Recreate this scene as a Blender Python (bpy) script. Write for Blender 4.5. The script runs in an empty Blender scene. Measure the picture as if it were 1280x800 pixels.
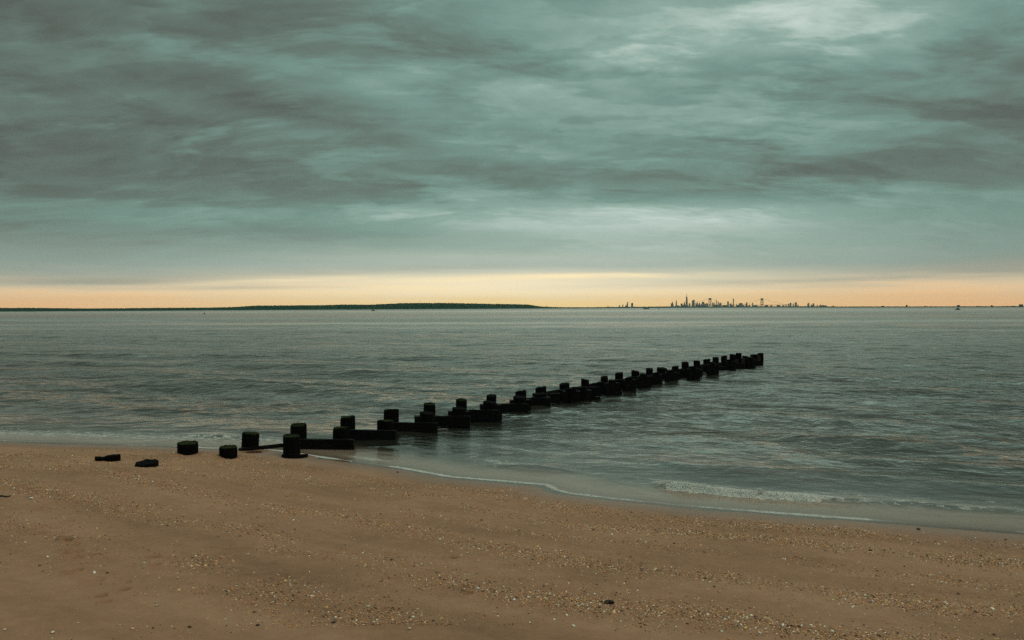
import bpy, bmesh, math, random
import numpy as np
from mathutils import Vector, Matrix

random.seed(7)
rng = np.random.default_rng(11)
R = math.radians
scene = bpy.context.scene
COL = scene.collection

# ------------------------------------------------------------------ camera
EYE = Vector((0.0, 0.0, 2.3))
F = 1066.7                                    # focal length in photo pixels (30 mm on 36 mm)
PITCH, ROLL = math.atan(15.0 / F), 0.0035
fw = Vector((0, math.cos(PITCH), -math.sin(PITCH)))
r0, u0 = Vector((1, 0, 0)), Vector((0, math.sin(PITCH), math.cos(PITCH)))
right = r0 * math.cos(ROLL) - u0 * math.sin(ROLL)
up = u0 * math.cos(ROLL) + r0 * math.sin(ROLL)
cam_d = bpy.data.cameras.new("camera")
cam_d.lens, cam_d.sensor_width, cam_d.clip_start, cam_d.clip_end = 30.0, 36.0, 0.05, 200000
cam = bpy.data.objects.new("camera", cam_d)
M = Matrix((right, up, -fw)).transposed().to_4x4()
M.translation = EYE
cam.matrix_world = M
COL.objects.link(cam)
scene.camera = cam

def ray(px, py):
    return fw + right * ((px - 640) / F) - up * ((py - 400) / F)
def on_z(px, py, z=0.0):                      # where the sight line meets the level z
    d = ray(px, py); k = (z - EYE.z) / d.z
    return EYE + d * k
def at_depth(px, py, y):                      # where it meets the plane y metres ahead
    d = ray(px, py); return EYE + d * (y / d.y)
def hor(px):                                  # photo row of the level horizon
    return 385.0 - (px - 640) * 0.0035

# ------------------------------------------------------------------ helpers
def tag(o, label=None, cat=None, group=None, kind=None):
    if label: o["label"] = label
    if cat: o["category"] = cat
    if group: o["group"] = group
    if kind: o["kind"] = kind
    return o
def empty(name, loc, label=None, cat=None, group=None):
    o = bpy.data.objects.new(name, None); o.location = loc; o.empty_display_size = 0.2
    COL.objects.link(o); return tag(o, label, cat, group)
def link(name, me, mat=None, parent=None, loc=None):
    o = bpy.data.objects.new(name, me)
    if mat is not None: me.materials.append(mat)
    if parent is not None: o.parent = parent
    if loc is not None: o.location = loc
    COL.objects.link(o); return o
def from_bm(name, bm, mat, parent=None, loc=None, smooth=False):
    me = bpy.data.meshes.new(name)
    bmesh.ops.recalc_face_normals(bm, faces=bm.faces)
    bm.to_mesh(me); bm.free()
    if smooth:
        me.shade_smooth()
        if name in ('pile', 'split_piece'): me.set_sharp_from_angle(angle=R(42))
    return link(name, me, mat, parent, loc)
def np_mesh(name, v, f, smooth=True):
    me = bpy.data.meshes.new(name)
    n = f.shape[1]
    me.vertices.add(len(v)); me.vertices.foreach_set("co", np.ascontiguousarray(v, np.float32).ravel())
    me.loops.add(f.size); me.loops.foreach_set("vertex_index", np.ascontiguousarray(f, np.int32).ravel())
    me.polygons.add(len(f)); me.polygons.foreach_set("loop_start", np.arange(0, f.size, n, dtype=np.int32))
    if smooth: me.polygons.foreach_set("use_smooth", np.ones(len(f), bool))
    me.update(calc_edges=True)
    return me
def attr(me, name, a):
    at = me.attributes.new(name, "FLOAT", "POINT"); at.data.foreach_set("value", np.ascontiguousarray(a, np.float32).ravel())
def vnoise(x, y, seed=0):                     # smooth value noise, -1..1
    xi, yi = np.floor(x).astype(np.int64), np.floor(y).astype(np.int64)
    xf, yf = x - xi, y - yi
    def h(a, b):
        n = (a * 374761393 + b * 668265263 + seed * 974711) & 0x7fffffff
        n = ((n ^ (n >> 13)) * 1274126177) & 0x7fffffff
        return ((n ^ (n >> 16)) & 0xffff) / 32767.5 - 1
    sx, sy = xf * xf * (3 - 2 * xf), yf * yf * (3 - 2 * yf)
    a = h(xi, yi) * (1 - sx) + h(xi + 1, yi) * sx
    b = h(xi, yi + 1) * (1 - sx) + h(xi + 1, yi + 1) * sx
    return a * (1 - sy) + b * sy
def fbm(x, y, seed=0, o=4):
    s, a = 0, 0.5
    for i in range(o):
        s = s + a * vnoise(x * 2 ** i, y * 2 ** i, seed + i * 17); a *= 0.5
    return s
def box(bm, lo, hi, M=None):
    vs = [Vector((x, y, z)) for z in (lo[2], hi[2]) for y in (lo[1], hi[1]) for x in (lo[0], hi[0])]
    if M: vs = [M @ v for v in vs]
    v = [bm.verts.new(q) for q in vs]
    for q in ((0, 2, 3, 1), (4, 5, 7, 6), (0, 1, 5, 4), (2, 6, 7, 3), (1, 3, 7, 5), (0, 4, 6, 2)):
        bm.faces.new([v[i] for i in q])
    return v

# ------------------------------------------------------------------ shader expressions
class X:
    def __init__(s, nt, sock): s.nt, s.s = nt, sock
    def _m(s, op, *o, clamp=False):
        n = s.nt.nodes.new("ShaderNodeMath"); n.operation = op; n.use_clamp = clamp
        for i, q in enumerate((s,) + o):
            if isinstance(q, X): s.nt.links.new(q.s, n.inputs[i])
            else: n.inputs[i].default_value = q
        return X(s.nt, n.outputs[0])
    def __add__(s, o): return s._m("ADD", o)
    __radd__ = __add__
    def __sub__(s, o): return s._m("SUBTRACT", o)
    def __rsub__(s, o): return (s * -1.0) + o
    def __mul__(s, o): return s._m("MULTIPLY", o)
    __rmul__ = __mul__
    def __truediv__(s, o): return s._m("DIVIDE", o)
    def exp(s): return s._m("EXPONENT")
    def pw(s, p): return s._m("POWER", p)
    def mx(s, o): return s._m("MAXIMUM", o)
    def mn(s, o): return s._m("MINIMUM", o)
    def sat(s): return s._m("ADD", 0.0, clamp=True)
    def ss(s, a, b):                           # smoothstep a..b
        n = s.nt.nodes.new("ShaderNodeMapRange"); n.interpolation_type = "SMOOTHSTEP"
        s.nt.links.new(s.s, n.inputs[0])
        n.inputs[1].default_value, n.inputs[2].default_value = a, b
        n.inputs[3].default_value, n.inputs[4].default_value = 0, 1
        return X(s.nt, n.outputs[0])
def vec(nt, x, y, z):
    n = nt.nodes.new("ShaderNodeCombineXYZ")
    for i, q in enumerate((x, y, z)):
        if isinstance(q, X): nt.links.new(q.s, n.inputs[i])
        else: n.inputs[i].default_value = q
    return n.outputs[0]
def sep(nt, sock):
    n = nt.nodes.new("ShaderNodeSeparateXYZ"); nt.links.new(sock, n.inputs[0])
    return [X(nt, o) for o in n.outputs]
def noise(nt, v, scale=1.0, detail=4.0, rough=0.5, dist=0.0, dims="3D"):
    n = nt.nodes.new("ShaderNodeTexNoise"); n.noise_dimensions = dims
    if v is not None: nt.links.new(v, n.inputs["Vector"])
    n.inputs["Scale"].default_value, n.inputs["Detail"].default_value = scale, detail
    n.inputs["Roughness"].default_value, n.inputs["Distortion"].default_value = rough, dist
    return X(nt, n.outputs[0])
def ramp(nt, fac, stops, interp="LINEAR"):
    n = nt.nodes.new("ShaderNodeValToRGB"); n.color_ramp.interpolation = interp
    e = n.color_ramp.elements
    while len(e) < len(stops): e.new(0.5)
    for q, (p, c) in zip(e, stops): q.position, q.color = p, (*c, 1)
    nt.links.new(fac.s, n.inputs[0]); return n.outputs[0]
def mixc(nt, fac, a, b):
    n = nt.nodes.new("ShaderNodeMix"); n.data_type = "RGBA"
    for i, q in ((0, fac), (6, a), (7, b)):
        if isinstance(q, X): nt.links.new(q.s, n.inputs[i])
        elif isinstance(q, (tuple, list)): n.inputs[i].default_value = (*q, 1)
        elif isinstance(q, (int, float)): n.inputs[i].default_value = q
        else: nt.links.new(q, n.inputs[i])
    return n.outputs[2]
def attribute(nt, name):
    n = nt.nodes.new("ShaderNodeAttribute"); n.attribute_name = name; return n
def srgb(r, g, b):
    f = lambda c: c / 12.92 if c <= 0.04045 else ((c + 0.055) / 1.055) ** 2.4
    return tuple(f(c / 255) for c in (r, g, b))
def new_mat(name):
    m = bpy.data.materials.new(name); m.use_nodes = True
    nt = m.node_tree; nt.nodes.clear()
    return m, nt, nt.nodes.new("ShaderNodeOutputMaterial")
def principled(nt, out, color=None, rough=0.8, spec=0.3):
    b = nt.nodes.new("ShaderNodeBsdfPrincipled")
    nt.links.new(b.outputs[0], out.inputs[0])
    if isinstance(color, tuple): b.inputs["Base Color"].default_value = (*color, 1)
    elif color is not None: nt.links.new(color, b.inputs["Base Color"])
    if isinstance(rough, X): nt.links.new(rough.s, b.inputs["Roughness"])
    else: b.inputs["Roughness"].default_value = rough
    b.inputs["Specular IOR Level"].default_value = spec
    return b
def bump(nt, h, strength, dist=1.0, normal=None):
    n = nt.nodes.new("ShaderNodeBump"); nt.links.new(h.s, n.inputs["Height"])
    if isinstance(strength, X): nt.links.new(strength.s, n.inputs["Strength"])
    else: n.inputs["Strength"].default_value = strength
    n.inputs["Distance"].default_value = dist
    if normal is not None: nt.links.new(normal, n.inputs["Normal"])
    return n.outputs[0]
def geo_pos(nt):
    return nt.nodes.new("ShaderNodeNewGeometry")
def simple_mat(name, c1, c2, scale=4.0, rough=0.8, spec=0.3, bmp=0.0):
    m, nt, out = new_mat(name)
    tc = nt.nodes.new("ShaderNodeTexCoord")
    n = noise(nt, tc.outputs["Object"], scale, 6, 0.6)
    b = principled(nt, out, ramp(nt, n, [(0.3, c1), (0.7, c2)]), rough, spec)
    if bmp: nt.links.new(bump(nt, n, bmp, 0.02), b.inputs["Normal"])
    return m

# ------------------------------------------------------------------ world: overcast evening sky
SUN_EL, SUN_AZ = 58.0, 95.0                    # degrees above the horizon / clockwise from straight ahead
world = bpy.data.worlds.new("World"); scene.world = world; world.use_nodes = True
nt = world.node_tree; nt.nodes.clear()
wout = nt.nodes.new("ShaderNodeOutputWorld")
bg = nt.nodes.new("ShaderNodeBackground"); nt.links.new(bg.outputs[0], wout.inputs[0])
tc = nt.nodes.new("ShaderNodeTexCoord")
dx, dy, dz = sep(nt, tc.outputs["Generated"])
azr = dx._m("ARCTAN2", dy)                     # radians, 0 straight ahead
elr = dz._m("ARCSINE")
A = azr * 57.2958; E = elr * 57.2958           # degrees
k = 0.2
inv = (dz.mx(0.0) + k)
cu, cv = dx / inv, dy / inv                    # a cloud ceiling seen from below
w1 = noise(nt, vec(nt, cu, cv, 3.1), 1.1, 3, 0.5)
w2 = noise(nt, vec(nt, cu, cv, 9.7), 1.1, 3, 0.5)
cu2, cv2 = cu + (w1 - 0.5) * 0.5, cv + (w2 - 0.5) * 0.25
big = noise(nt, vec(nt, cu2 * 0.6, cv2, 0.0), 0.9, 10, 0.56, 0.0)
mid = noise(nt, vec(nt, cu2, cv2 * 1.2, 5.0), 2.6, 9, 0.6, 0.15)
fin = noise(nt, vec(nt, cu2 * 0.8, cv2 * 1.3, 8.0), 8.0, 8, 0.62, 0.2)
def blob(px, py, sx, sy, rot=0.0):             # soft patch in the sky, given by direction
    a0 = math.degrees(math.atan((px - 640) / F)); e0 = math.degrees(math.atan((hor(px) - py) / F * math.cos(R(a0))))
    c, s = math.cos(R(rot)), math.sin(R(rot))
    da, de = A - a0, E - e0
    p = (da * c + de * s) / (sx / F * 57.3); q = (de * c - da * s) / (sy / F * 57.3)
    return ((p * p + q * q) * -0.5).exp()
lay = noise(nt, vec(nt, cu2 * 0.55 + cv2 * 0.10, cv2 * 1.25 - cu2 * 0.12, 14.0), 1.7, 10, 0.58, 0.1)
lay2 = noise(nt, vec(nt, cu2 * 0.6, cv2 * 1.5, 21.0), 3.4, 9, 0.6, 0.1)
bil = (noise(nt, vec(nt, cu2 * 0.9, cv2 * 1.2, 30.0), 4.5, 6, 0.55, 0.0) - 0.5)._m("ABSOLUTE")
edge_ = lay.ss(0.46, 0.53) * (1.0 - (lay - 0.5) * 2.2) - 0.4      # sheets with a crisp edge that thin out behind it
edge2 = lay2.ss(0.47, 0.55) * (1.0 - (lay2 - 0.5) * 2.5) - 0.4
low = E.ss(2.5, 9.5) * 0.72 + 0.28
CL = ((big - 0.5) * 0.62 + (mid - 0.5) * 0.40 + (fin - 0.5) * 0.30 + edge_ * 0.19 + edge2 * 0.13 + (bil - 0.1) * 0.55 * E.ss(4, 10)) * low + 0.54
for amp, args in [
    (-0.13, (880, 222, 330, 16, 1)), (-0.08, (420, 235, 330, 14, 2)), (0.12, (330, 270, 420, 10, 0)), (-0.16, (200, 300, 260, 16, 0)), (-0.24, (640, 118, 120, 28, 0)), (-0.14, (500, 90, 90, 30, 0)), (-0.20, (110, 70, 240, 80, 0)), (-0.10, (150, 260, 260, 60, 0)), (0.27, (940, 30, 210, 55, 8)), (-0.09, (200, 60, 200, 120, 0)), (0.16, (800, 75, 160, 35, 12)), (-0.13, (930, 105, 200, 28, -3)), (0.10, (1010, 75, 90, 30, -10)),
    (-0.22, (1290, 170, 110, 110, 0)), (-0.14, (900, 225, 230, 18, 1)), (-0.16, (1120, 200, 180, 40, 4)),
    (-0.30, (30, 95, 150, 22, -4)), (-0.22, (250, 105, 190, 16, -16)), (-0.26, (430, 150, 130, 15, -16)),
    (-0.22, (440, 38, 110, 16, -6)), (-0.20, (610, 70, 90, 16, -10)), (-0.16, (60, 20, 130, 24, 0)),
    (-0.20, (60, 205, 180, 32, 0)), (-0.10, (330, 195, 200, 18, 0)), (-0.12, (30, 290, 160, 50, 0)),
    (0.17, (180, 60, 60, 14, -8)), (0.18, (300, 145, 150, 10, -6)), (0.16, (480, 100, 40, 14, -8)), (0.20, (590, 244, 55, 7, 0)),
    (0.14, (560, 265, 170, 12, 0)), (0.42, (800, 280, 190, 20, 0)), (0.12, (1180, 245, 160, 14, 0)), (-0.10, (700, 300, 400, 10, 0)), (-0.2, (1240, 335, 110, 12, 3)),
    (0.20, (600, 320, 480, 22, 0)), (0.13, (1000, 300, 200, 25, 0)), (0.14, (630, 130, 160, 30, 0)), (-0.16, (700, 175, 150, 14, -4)),
]:
    CL = CL + blob(*args) * (amp * 0.72)
CL = CL + (E.ss(19, 55)) * 0.28                # the ceiling is thinner overhead
CL = CL - (A._m("ABSOLUTE")).ss(20, 40) * 0.12
cloud = ramp(nt, CL, [(0.0, srgb(82, 90, 80)), (0.25, srgb(95, 112, 102)), (0.48, srgb(109, 138, 127)), (0.7, srgb(133, 160, 149)), (1.0, srgb(188, 203, 194))])
# pale band, then the warm strip under the edge of the cloud
st = noise(nt, vec(nt, A * 0.06, E * 1.1, 2.0), 1.0, 6, 0.6, 0.3)
st2 = noise(nt, vec(nt, A * 0.022, E * 0.35, 7.0), 1.0, 4, 0.5, 0.2)
Ew = E + (st - 0.5) * 1.3 + (st2 - 0.5) * 2.2
centre = ((A + 1.0) * (A + 1.0) * -0.0022).exp()       # the glow is widest straight ahead
grey = mixc(nt, centre, srgb(128, 143, 134), srgb(188, 193, 178))
c1 = mixc(nt, (1.0 - Ew.ss(1.2, 6.0)) * 0.92, cloud, grey)
warm_lo = mixc(nt, centre, srgb(240, 178, 118), srgb(255, 216, 142))
warm_hi = mixc(nt, centre, srgb(234, 200, 154), srgb(255, 234, 192))
warm = mixc(nt, Ew.ss(0.1, 1.6), warm_lo, warm_hi)
wfac = (1.0 - (Ew - centre * 0.35).ss(0.45, 2.6))
c2 = mixc(nt, wfac, c1, warm)
bars = blob(40, 352, 190, 4.5, 0) * 0.85 + blob(1230, 338, 120, 8, 4) * 0.75 + blob(420, 340, 150, 4, 2) * 0.3 + blob(1000, 352, 160, 3, 1) * 0.4 + blob(250, 360, 120, 1.8, 1) * 0.3
c2 = mixc(nt, (bars * (st.ss(0.30, 0.62) * 0.8 + 0.35)).sat(), c2, srgb(150, 148, 132))
lit = blob(620, 349, 170, 4, 1) * 0.7 + blob(330, 352, 90, 2.5, 3) * 0.6 + blob(760, 344, 90, 3, 0) * 0.5
c2 = mixc(nt, (lit * st.ss(0.35, 0.6)).sat(), c2, srgb(255, 232, 184))
sky = nt.nodes.new("ShaderNodeTexSky"); sky.sky_type = "NISHITA"; sky.sun_disc = False
sky.sun_elevation, sky.sun_rotation = R(SUN_EL), R(SUN_AZ)
skn = nt.nodes.new("ShaderNodeMix"); skn.data_type = "RGBA"; skn.blend_type = "ADD"
skn.inputs[0].default_value = 0.004            # what daylight leaks through the cloud
nt.links.new(c2, skn.inputs[6]); nt.links.new(sky.outputs[0], skn.inputs[7])
nt.links.new(skn.outputs[2], bg.inputs[0])
nt.links.new((1.10 + E.ss(20, 60) * 0.75 + (1.0 - E.ss(1.0, 3.0)) * 0.14).s, bg.inputs[1])   # an overcast sky is brightest overhead

sun_d = bpy.data.lights.new("sun", "SUN"); sun_d.energy = 0.9; sun_d.angle = R(25); sun_d.color = (1.0, 0.74, 0.55)
sun = bpy.data.objects.new("sun", sun_d)
sdir = Vector((math.sin(R(SUN_AZ)) * math.cos(R(SUN_EL)), math.cos(R(SUN_AZ)) * math.cos(R(SUN_EL)), math.sin(R(SUN_EL))))
sun.rotation_euler = sdir.to_track_quat("Z", "Y").to_euler(); sun.location = (0, 0, 30)
COL.objects.link(sun)

# ------------------------------------------------------------------ shoreline
EDGE = [(0, 552), (100, 556), (180, 557.5), (260, 561), (312, 562), (345, 564), (390, 571), (440, 578), (500, 586), (560, 597), (620, 602),
        (680, 607), (692, 613), (712, 618), (760, 624), (860, 634), (960, 642), (1080, 651), (1200, 661), (1280, 667)]
pts = [on_z(*p)[:2] for p in EDGE]
pts = np.array(pts)
d0 = (pts[0] - pts[4]); d1 = (pts[-1] - pts[-5])
d0 = d0 / np.hypot(*d0); d1 = d1 / np.hypot(*d1)
SH = np.vstack([pts[0] + d0 * 60000, pts[0] + d0 * 30, pts, pts[-1] + d1 * 30, pts[-1] + d1 * 60000])
def shore(x, y):                               # signed distance, + inland
    best = np.full(x.shape, 1e18); sg = np.ones(x.shape)
    for a, b in zip(SH[:-1], SH[1:]):
        e = b - a; L = e @ e
        t = np.clip(((x - a[0]) * e[0] + (y - a[1]) * e[1]) / L, 0, 1)
        ddx, ddy = x - (a[0] + t * e[0]), y - (a[1] + t * e[1])
        dd = ddx * ddx + ddy * ddy
        c = e[0] * ddy - e[1] * ddx
        m = dd < best
        best = np.where(m, dd, best); sg = np.where(m, np.where(c < 0, 1, -1), sg)
    return np.sqrt(best) * sg
DENTS = []
for px, py, n in [(38, 617, 2), (60, 629, 2), (73, 633, 2), (70, 622, 2), (60, 652, 2), (98, 646, 1), (72, 643, 2), (70, 675, 2), (66, 683, 3), (90, 685, 2),
                  (72, 705, 3), (86, 712, 3), (98, 726, 3), (88, 727, 3), (103, 730, 2), (95, 756, 2), (122, 770, 3), (130, 790, 3), (190, 730, 2), (342, 711, 2), (555, 706, 2), (577, 760, 2)]:
    p = on_z(px, py, 0.22)
    for q in range(n):
        DENTS.append((p.x + random.gauss(0, 0.07), p.y + random.gauss(0, 0.10), random.uniform(0.022, 0.042), random.uniform(0.018, 0.036)))
for px, py, r_ in [(234, 569, 0.19), (285, 574, 0.17), (312, 562, 0.17), (183, 585, 0.18), (132, 577, 0.19), (363, 568, 0.18)]:   # scour round the stumps
    p = on_z(px, py, 0.08); DENTS.append((p.x, p.y + 0.1, r_, 0.035))
def sand_z(x, y, d=None, detail=True):
    x, y = np.asarray(x, float), np.asarray(y, float)
    if d is None: d = shore(x, y)
    inl = 0.075 * np.minimum(d, 9) + 0.02 * np.clip(d - 9, 0, 60)
    z = np.where(d > 0, inl, np.maximum(0.11 * d, -3.0 + 0.00002 * d))
    if detail:
        g = np.clip((d + 0.2) / 0.8, 0, 1)
        fade = np.exp(-np.hypot(x, y) / 60.0)
        z = z + g * fade * (0.016 * fbm(x * 0.9, y * 0.9, 3, 3) + 0.006 * fbm(x * 4, y * 4, 5, 3) + 0.0045 * fbm(x * 17, y * 17, 8, 2))
        z = z + g * fade * 0.012 * vnoise(d * 1.3 + 0.5 * vnoise(x * .5, y * .5, 9), x * 0.12, 12)
        for cx, cy, r, dep in DENTS:
            m = (np.abs(x - cx) < 0.4) & (np.abs(y - cy) < 0.4)
            if np.any(m):
                q = ((x - cx) ** 2 + ((y - cy) / 1.25) ** 2) / (r * r)
                z = z + np.where(m, -dep * np.exp(-q * 0.9) + dep * 0.45 * np.exp(-((np.sqrt(q) - 1.5) ** 2) * 3), 0)
    return z
def sz(x, y): return float(sand_z(np.array([x]), np.array([y]))[0])
def on_sand(px, py):
    z = 0.1
    for _ in range(8):
        p = on_z(px, py, z); z = sz(p.x, p.y)
    return Vector((p.x, p.y, z))

def fan(q_list, az_list):
    """a sheet round the camera foot: rings at distance h*F/q, spokes at az"""
    D = EYE.z * F / np.asarray(q_list); az = np.asarray(az_list)
    Dg, Ag = np.meshgrid(D, az, indexing="ij")
    x, y = Dg * np.sin(Ag), Dg * np.cos(Ag)
    nr, na = Dg.shape
    i = np.arange(nr - 1)[:, None]; j = np.arange(na)[None, :]; jn = (j + 1) % na
    f = np.stack([i * na + j, (i + 1) * na + j, (i + 1) * na + jn, i * na + jn], -1).reshape(-1, 4)[:, ::-1]
    return x.ravel(), y.ravel(), f, Dg.ravel()
az_all = np.radians(np.concatenate([np.arange(-180, -37, 1.5), np.arange(-36.5, 36.5, 0.065), np.arange(37, 180, 1.5)]))

# ------------------------------------------------------------------ sand
q_sand = np.concatenate([[30000, 3000, 1500, 1000, 800, 700, 600, 520, 470], np.arange(440, 150, -0.6), np.arange(150, 60, -2), [55, 45, 30, 20, 10, 4, 1, 0.3, 0.1]])
x, y, f, Dg = fan(q_sand, az_all)
d = shore(x, y)
v = np.stack([x, y, sand_z(x, y, d)], -1)
me = np_mesh("sand_beach", v, f); attr(me, "shore", np.clip(d, -50, 50))
m, nt, out = new_mat("wet sand")
g = geo_pos(nt); P = g.outputs["Position"]
px_, py_, pz_ = sep(nt, P)
sh = X(nt, attribute(nt, "shore").outputs["Fac"])
n1 = noise(nt, P, 0.7, 5, 0.55); n2 = noise(nt, P, 9, 6, 0.65); n3 = noise(nt, P, 260, 3, 0.7)
n4 = noise(nt, vec(nt, px_ * 0.35, sh * 1.6, 0.0), 1.0, 4, 0.55)
val = (n1 - 0.5) * 0.7 + (n2 - 0.5) * 0.5 + (n3 - 0.5) * 0.9 + (n4 - 0.5) * 0.7 + 0.5
base = ramp(nt, val, [(0.15, (0.180, 0.090, 0.050)), (0.5, (0.292, 0.154, 0.087)), (0.85, (0.385, 0.220, 0.130))])
wet = 1.0 - (sh + (n1 - 0.5) * 0.5).ss(0.15, 1.0)
wetc = mixc(nt, wet * 0.7, base, (0.19, 0.105, 0.068))
spk = noise(nt, P, 95, 1, 0.5)
dark = spk.ss(0.70, 0.76) * n2.ss(0.42, 0.6) * 0.7
colr = mixc(nt, dark, wetc, (0.05, 0.03, 0.018))
rgh = 0.85 - wet * 0.5
b = principled(nt, out, colr, rgh, 0.25)
nb = bump(nt, n3 * 0.35 + n2 * 1.0 + noise(nt, P, 60, 4, 0.6) * 0.5, (1.0 - wet * 0.8) * 0.55, 0.02)
nt.links.new(nb, b.inputs["Normal"])
sand = tag(link("sand_beach", me, m), kind="structure")

# ------------------------------------------------------------------ sea
q_sea = np.concatenate([[520, 460, 420, 380, 350, 330, 310], np.arange(300, 110, -0.4), np.arange(110, 1.9, -0.25), [1.6, 1.3, 1.0, 0.8, 0.6, 0.4, 0.25, 0.15, 0.11]])
x, y, f, Dg = fan(q_sea, az_all)
d = shore(x, y)
spacing = np.maximum(np.where(Dg > 22, 0.25, 0.4) * Dg ** 2 / (EYE.z * F), Dg * 0.0012)
coarse = np.abs(np.arctan2(x, y)) > R(37)
spacing = np.where(coarse, np.maximum(spacing, Dg * 0.026), spacing)
depth0 = np.clip(-d * 0.11, 0, 3.0)
nx_, ny_ = 0.394, 0.919                         # out to sea
shoal = np.clip(depth0 / 0.9, 0, 1) ** 0.9
z = np.zeros_like(x)
gust = 0.75 + 0.5 * fbm(x * 0.05, y * 0.12, 40, 3)
for i in range(64):
    lam = 0.28 * (7.0 / 0.28) ** (i / 63.0)
    th = math.atan2(ny_, nx_) + random.gauss(0, 0.62 if lam < 2 else 0.35)
    kk = 2 * math.pi / lam
    amp = 0.021 / kk * (1.15 if lam < 1.2 else 0.8)
    z += amp * np.sin(kk * (x * math.cos(th) + y * math.sin(th)) + random.uniform(0, 6.28)) * np.exp(-(2.2 * spacing / lam) ** 2)
z *= shoal * gust
# low swell lines running in parallel to the beach
wob = 0.7 * vnoise(x * 0.22, y * 0.22, 21) + 0.25 * vnoise(x * 0.9, y * 0.9, 22)
for dd0, amp, wid, xa, xb in [(-2.3, 0.050, 0.26, 1.0, 30), (-3.6, 0.055, 0.30, 0.2, 9), (-5.6, 0.05, 0.34, 2.2, 30), (-8.2, 0.055, 0.4, 5.2, 9.6), (-10.5, 0.05, .45, -1, 6.5), (-7.0, 0.035, 0.3, -1.2, 2.6), (-12.4, 0.055, 0.5, 6.0, 13),
                              (-2.0, 0.035, 0.25, -0.6, 0.9), (-4.4, 0.03, 0.3, -12, -7.5), (-15, 0.06, 0.6, 2, 30), (-19, .07, .7, -20, 20), (-25, .08, .8, -30, 10)]:
    s = (d - dd0 - wob * 0.45)
    prof = np.where(s > 0, np.exp(-(s / (wid * 0.6)) ** 2), np.exp(-(s / (wid * 1.5)) ** 2))
    m_ = np.clip((x - xa) / 1.2, 0, 1) * np.clip((xb - x) / 1.2, 0, 1)
    m_ = m_ * np.clip(0.65 + 0.9 * vnoise(x * 0.6 + dd0, y * 0.6, 31), 0.1, 1.2)
    z += amp * prof * m_
# the one small breaker
bx = np.clip((x - 1.75) / 0.35, 0, 1); bx = bx * bx * (3 - 2 * bx)
BD = -0.93 + 0.10 * vnoise(x * 1.4, y * 0.3, 51) + 0.03 * vnoise(x * 6, y * 6, 52) + 0.06 * np.clip(3 - x, 0, 1)
s = d - BD
bh = (0.095 - 0.014 * np.clip(x - 2.0, 0, 4.0)) * (0.85 + 0.25 * vnoise(x * 2.3, y * 0.2, 53))
front = np.clip(1 - s / (0.10 + 0.14 * np.clip((x - 3) / 1.5, 0, 1)), 0, 1); front = front * front * (3 - 2 * front)
prof = np.where(s > 0, front, np.exp(-(s / 0.30) ** 2))
z += bh * prof * bx * np.clip((14 - x) / 3, 0, 1)
fr = np.clip(1 - np.abs(s - 0.03) / 0.17, 0, 1) * bx
z += 0.016 * fr * np.clip(1.15 - (x - 2.8) / 1.6, 0.12, 1) * vnoise(x * 22, y * 22, 54)
# small humps where the swash meets the sand
for cx, cy, r, h_ in [(*on_z(270, 547)[:2], 0.55, 0.05), (*on_z(668, 587)[:2], 0.5, 0.055), (*on_z(500, 560)[:2], 0.3, 0.03)]:
    al = (x - cx) * ny_ - (y - cy) * nx_; ac = (x - cx) * nx_ + (y - cy) * ny_
    z += h_ * np.exp(-(al / r) ** 2) * np.where(ac < 0, np.exp(-(ac / 0.09) ** 2), np.exp(-(ac / 0.3) ** 2))
z += np.where(d > -0.6, 0.006 * np.clip(1 + d / 0.6, 0, 1) , 0)     # thin swash lip
# foam
edge = np.exp(-((d + 0.05) / 0.06) ** 2) * np.clip(0.8 + 1.0 * vnoise(x * 0.9, y * 0.9, 61) + 0.3 * vnoise(x * 4, y * 4, 62), 0, 1)
bfo = np.where(s > 0, np.clip((0.125 - s) / 0.045, 0, 1), np.exp(-(s / (0.07 + 0.10 * np.clip((x - 2) / 3, 0, 1))) ** 2)) * bx
bfo *= np.clip(1.2 - 0.30 * np.clip(x - 2.5, 0, 2.2) + 0.38 * vnoise(x * 2.1, y * 2.1, 63) + 0.25 * vnoise(x * 7, y * 9, 64), 0.4, 1.1)
lace = np.clip(1 - np.abs(d + 1.0) / 1.0, 0, 1) * np.clip((-3.0 - x) / 1.0, 0, 1) * 0.55
lace2 = np.clip(1 - np.abs(d + 1.25) / 0.6, 0, 1) * np.clip(1 - np.abs(x + 0.2) / 1.4, 0, 1) * 0.55
lace3 = np.exp(-((d + 0.35) / 0.12) ** 2) * np.clip(1 - np.abs(x + 2.2) / 0.8, 0, 1) * 0.6
trail = np.clip(1 - np.abs(s + 0.45) / 0.45, 0, 1) * bx * 0.35
foam = np.clip(edge * 0.95 + bfo + np.maximum(np.maximum(lace, lace2), np.maximum(lace3, trail)), 0, 1.2)
v = np.stack([x, y, z], -1)
me = np_mesh("sea_water", v, f)
attr(me, "depth", np.clip(depth0 + z * (d < 0) + 0.002, 0, 3)); attr(me, "foam", foam)
m, nt, out = new_mat("sea water")
g = geo_pos(nt); P = g.outputs["Position"]
px_, py_, pz_ = sep(nt, P)
dep = X(nt, attribute(nt, "depth").outputs["Fac"]); fo = X(nt, attribute(nt, "foam").outputs["Fac"])
alo = px_ * 0.919 - py_ * 0.394; acr = px_ * 0.394 + py_ * 0.919
dist = (px_ * px_ + py_ * py_).pw(0.5)
patch = noise(nt, vec(nt, alo * 0.012, acr * 0.05, 0.0), 1.0, 7, 0.6, 0.4)
patch2 = noise(nt, vec(nt, alo * 0.0012, acr * 0.010, 4.0), 1.0, 6, 0.6, 0.3)
ruf = (patch - 0.5) * 1.6 + (patch2 - 0.5) * 1.8 + 0.5
h1 = noise(nt, vec(nt, alo * 2.2, acr * 4.2, 0.0), 1.0, 5, 0.6, 0.2)
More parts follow.
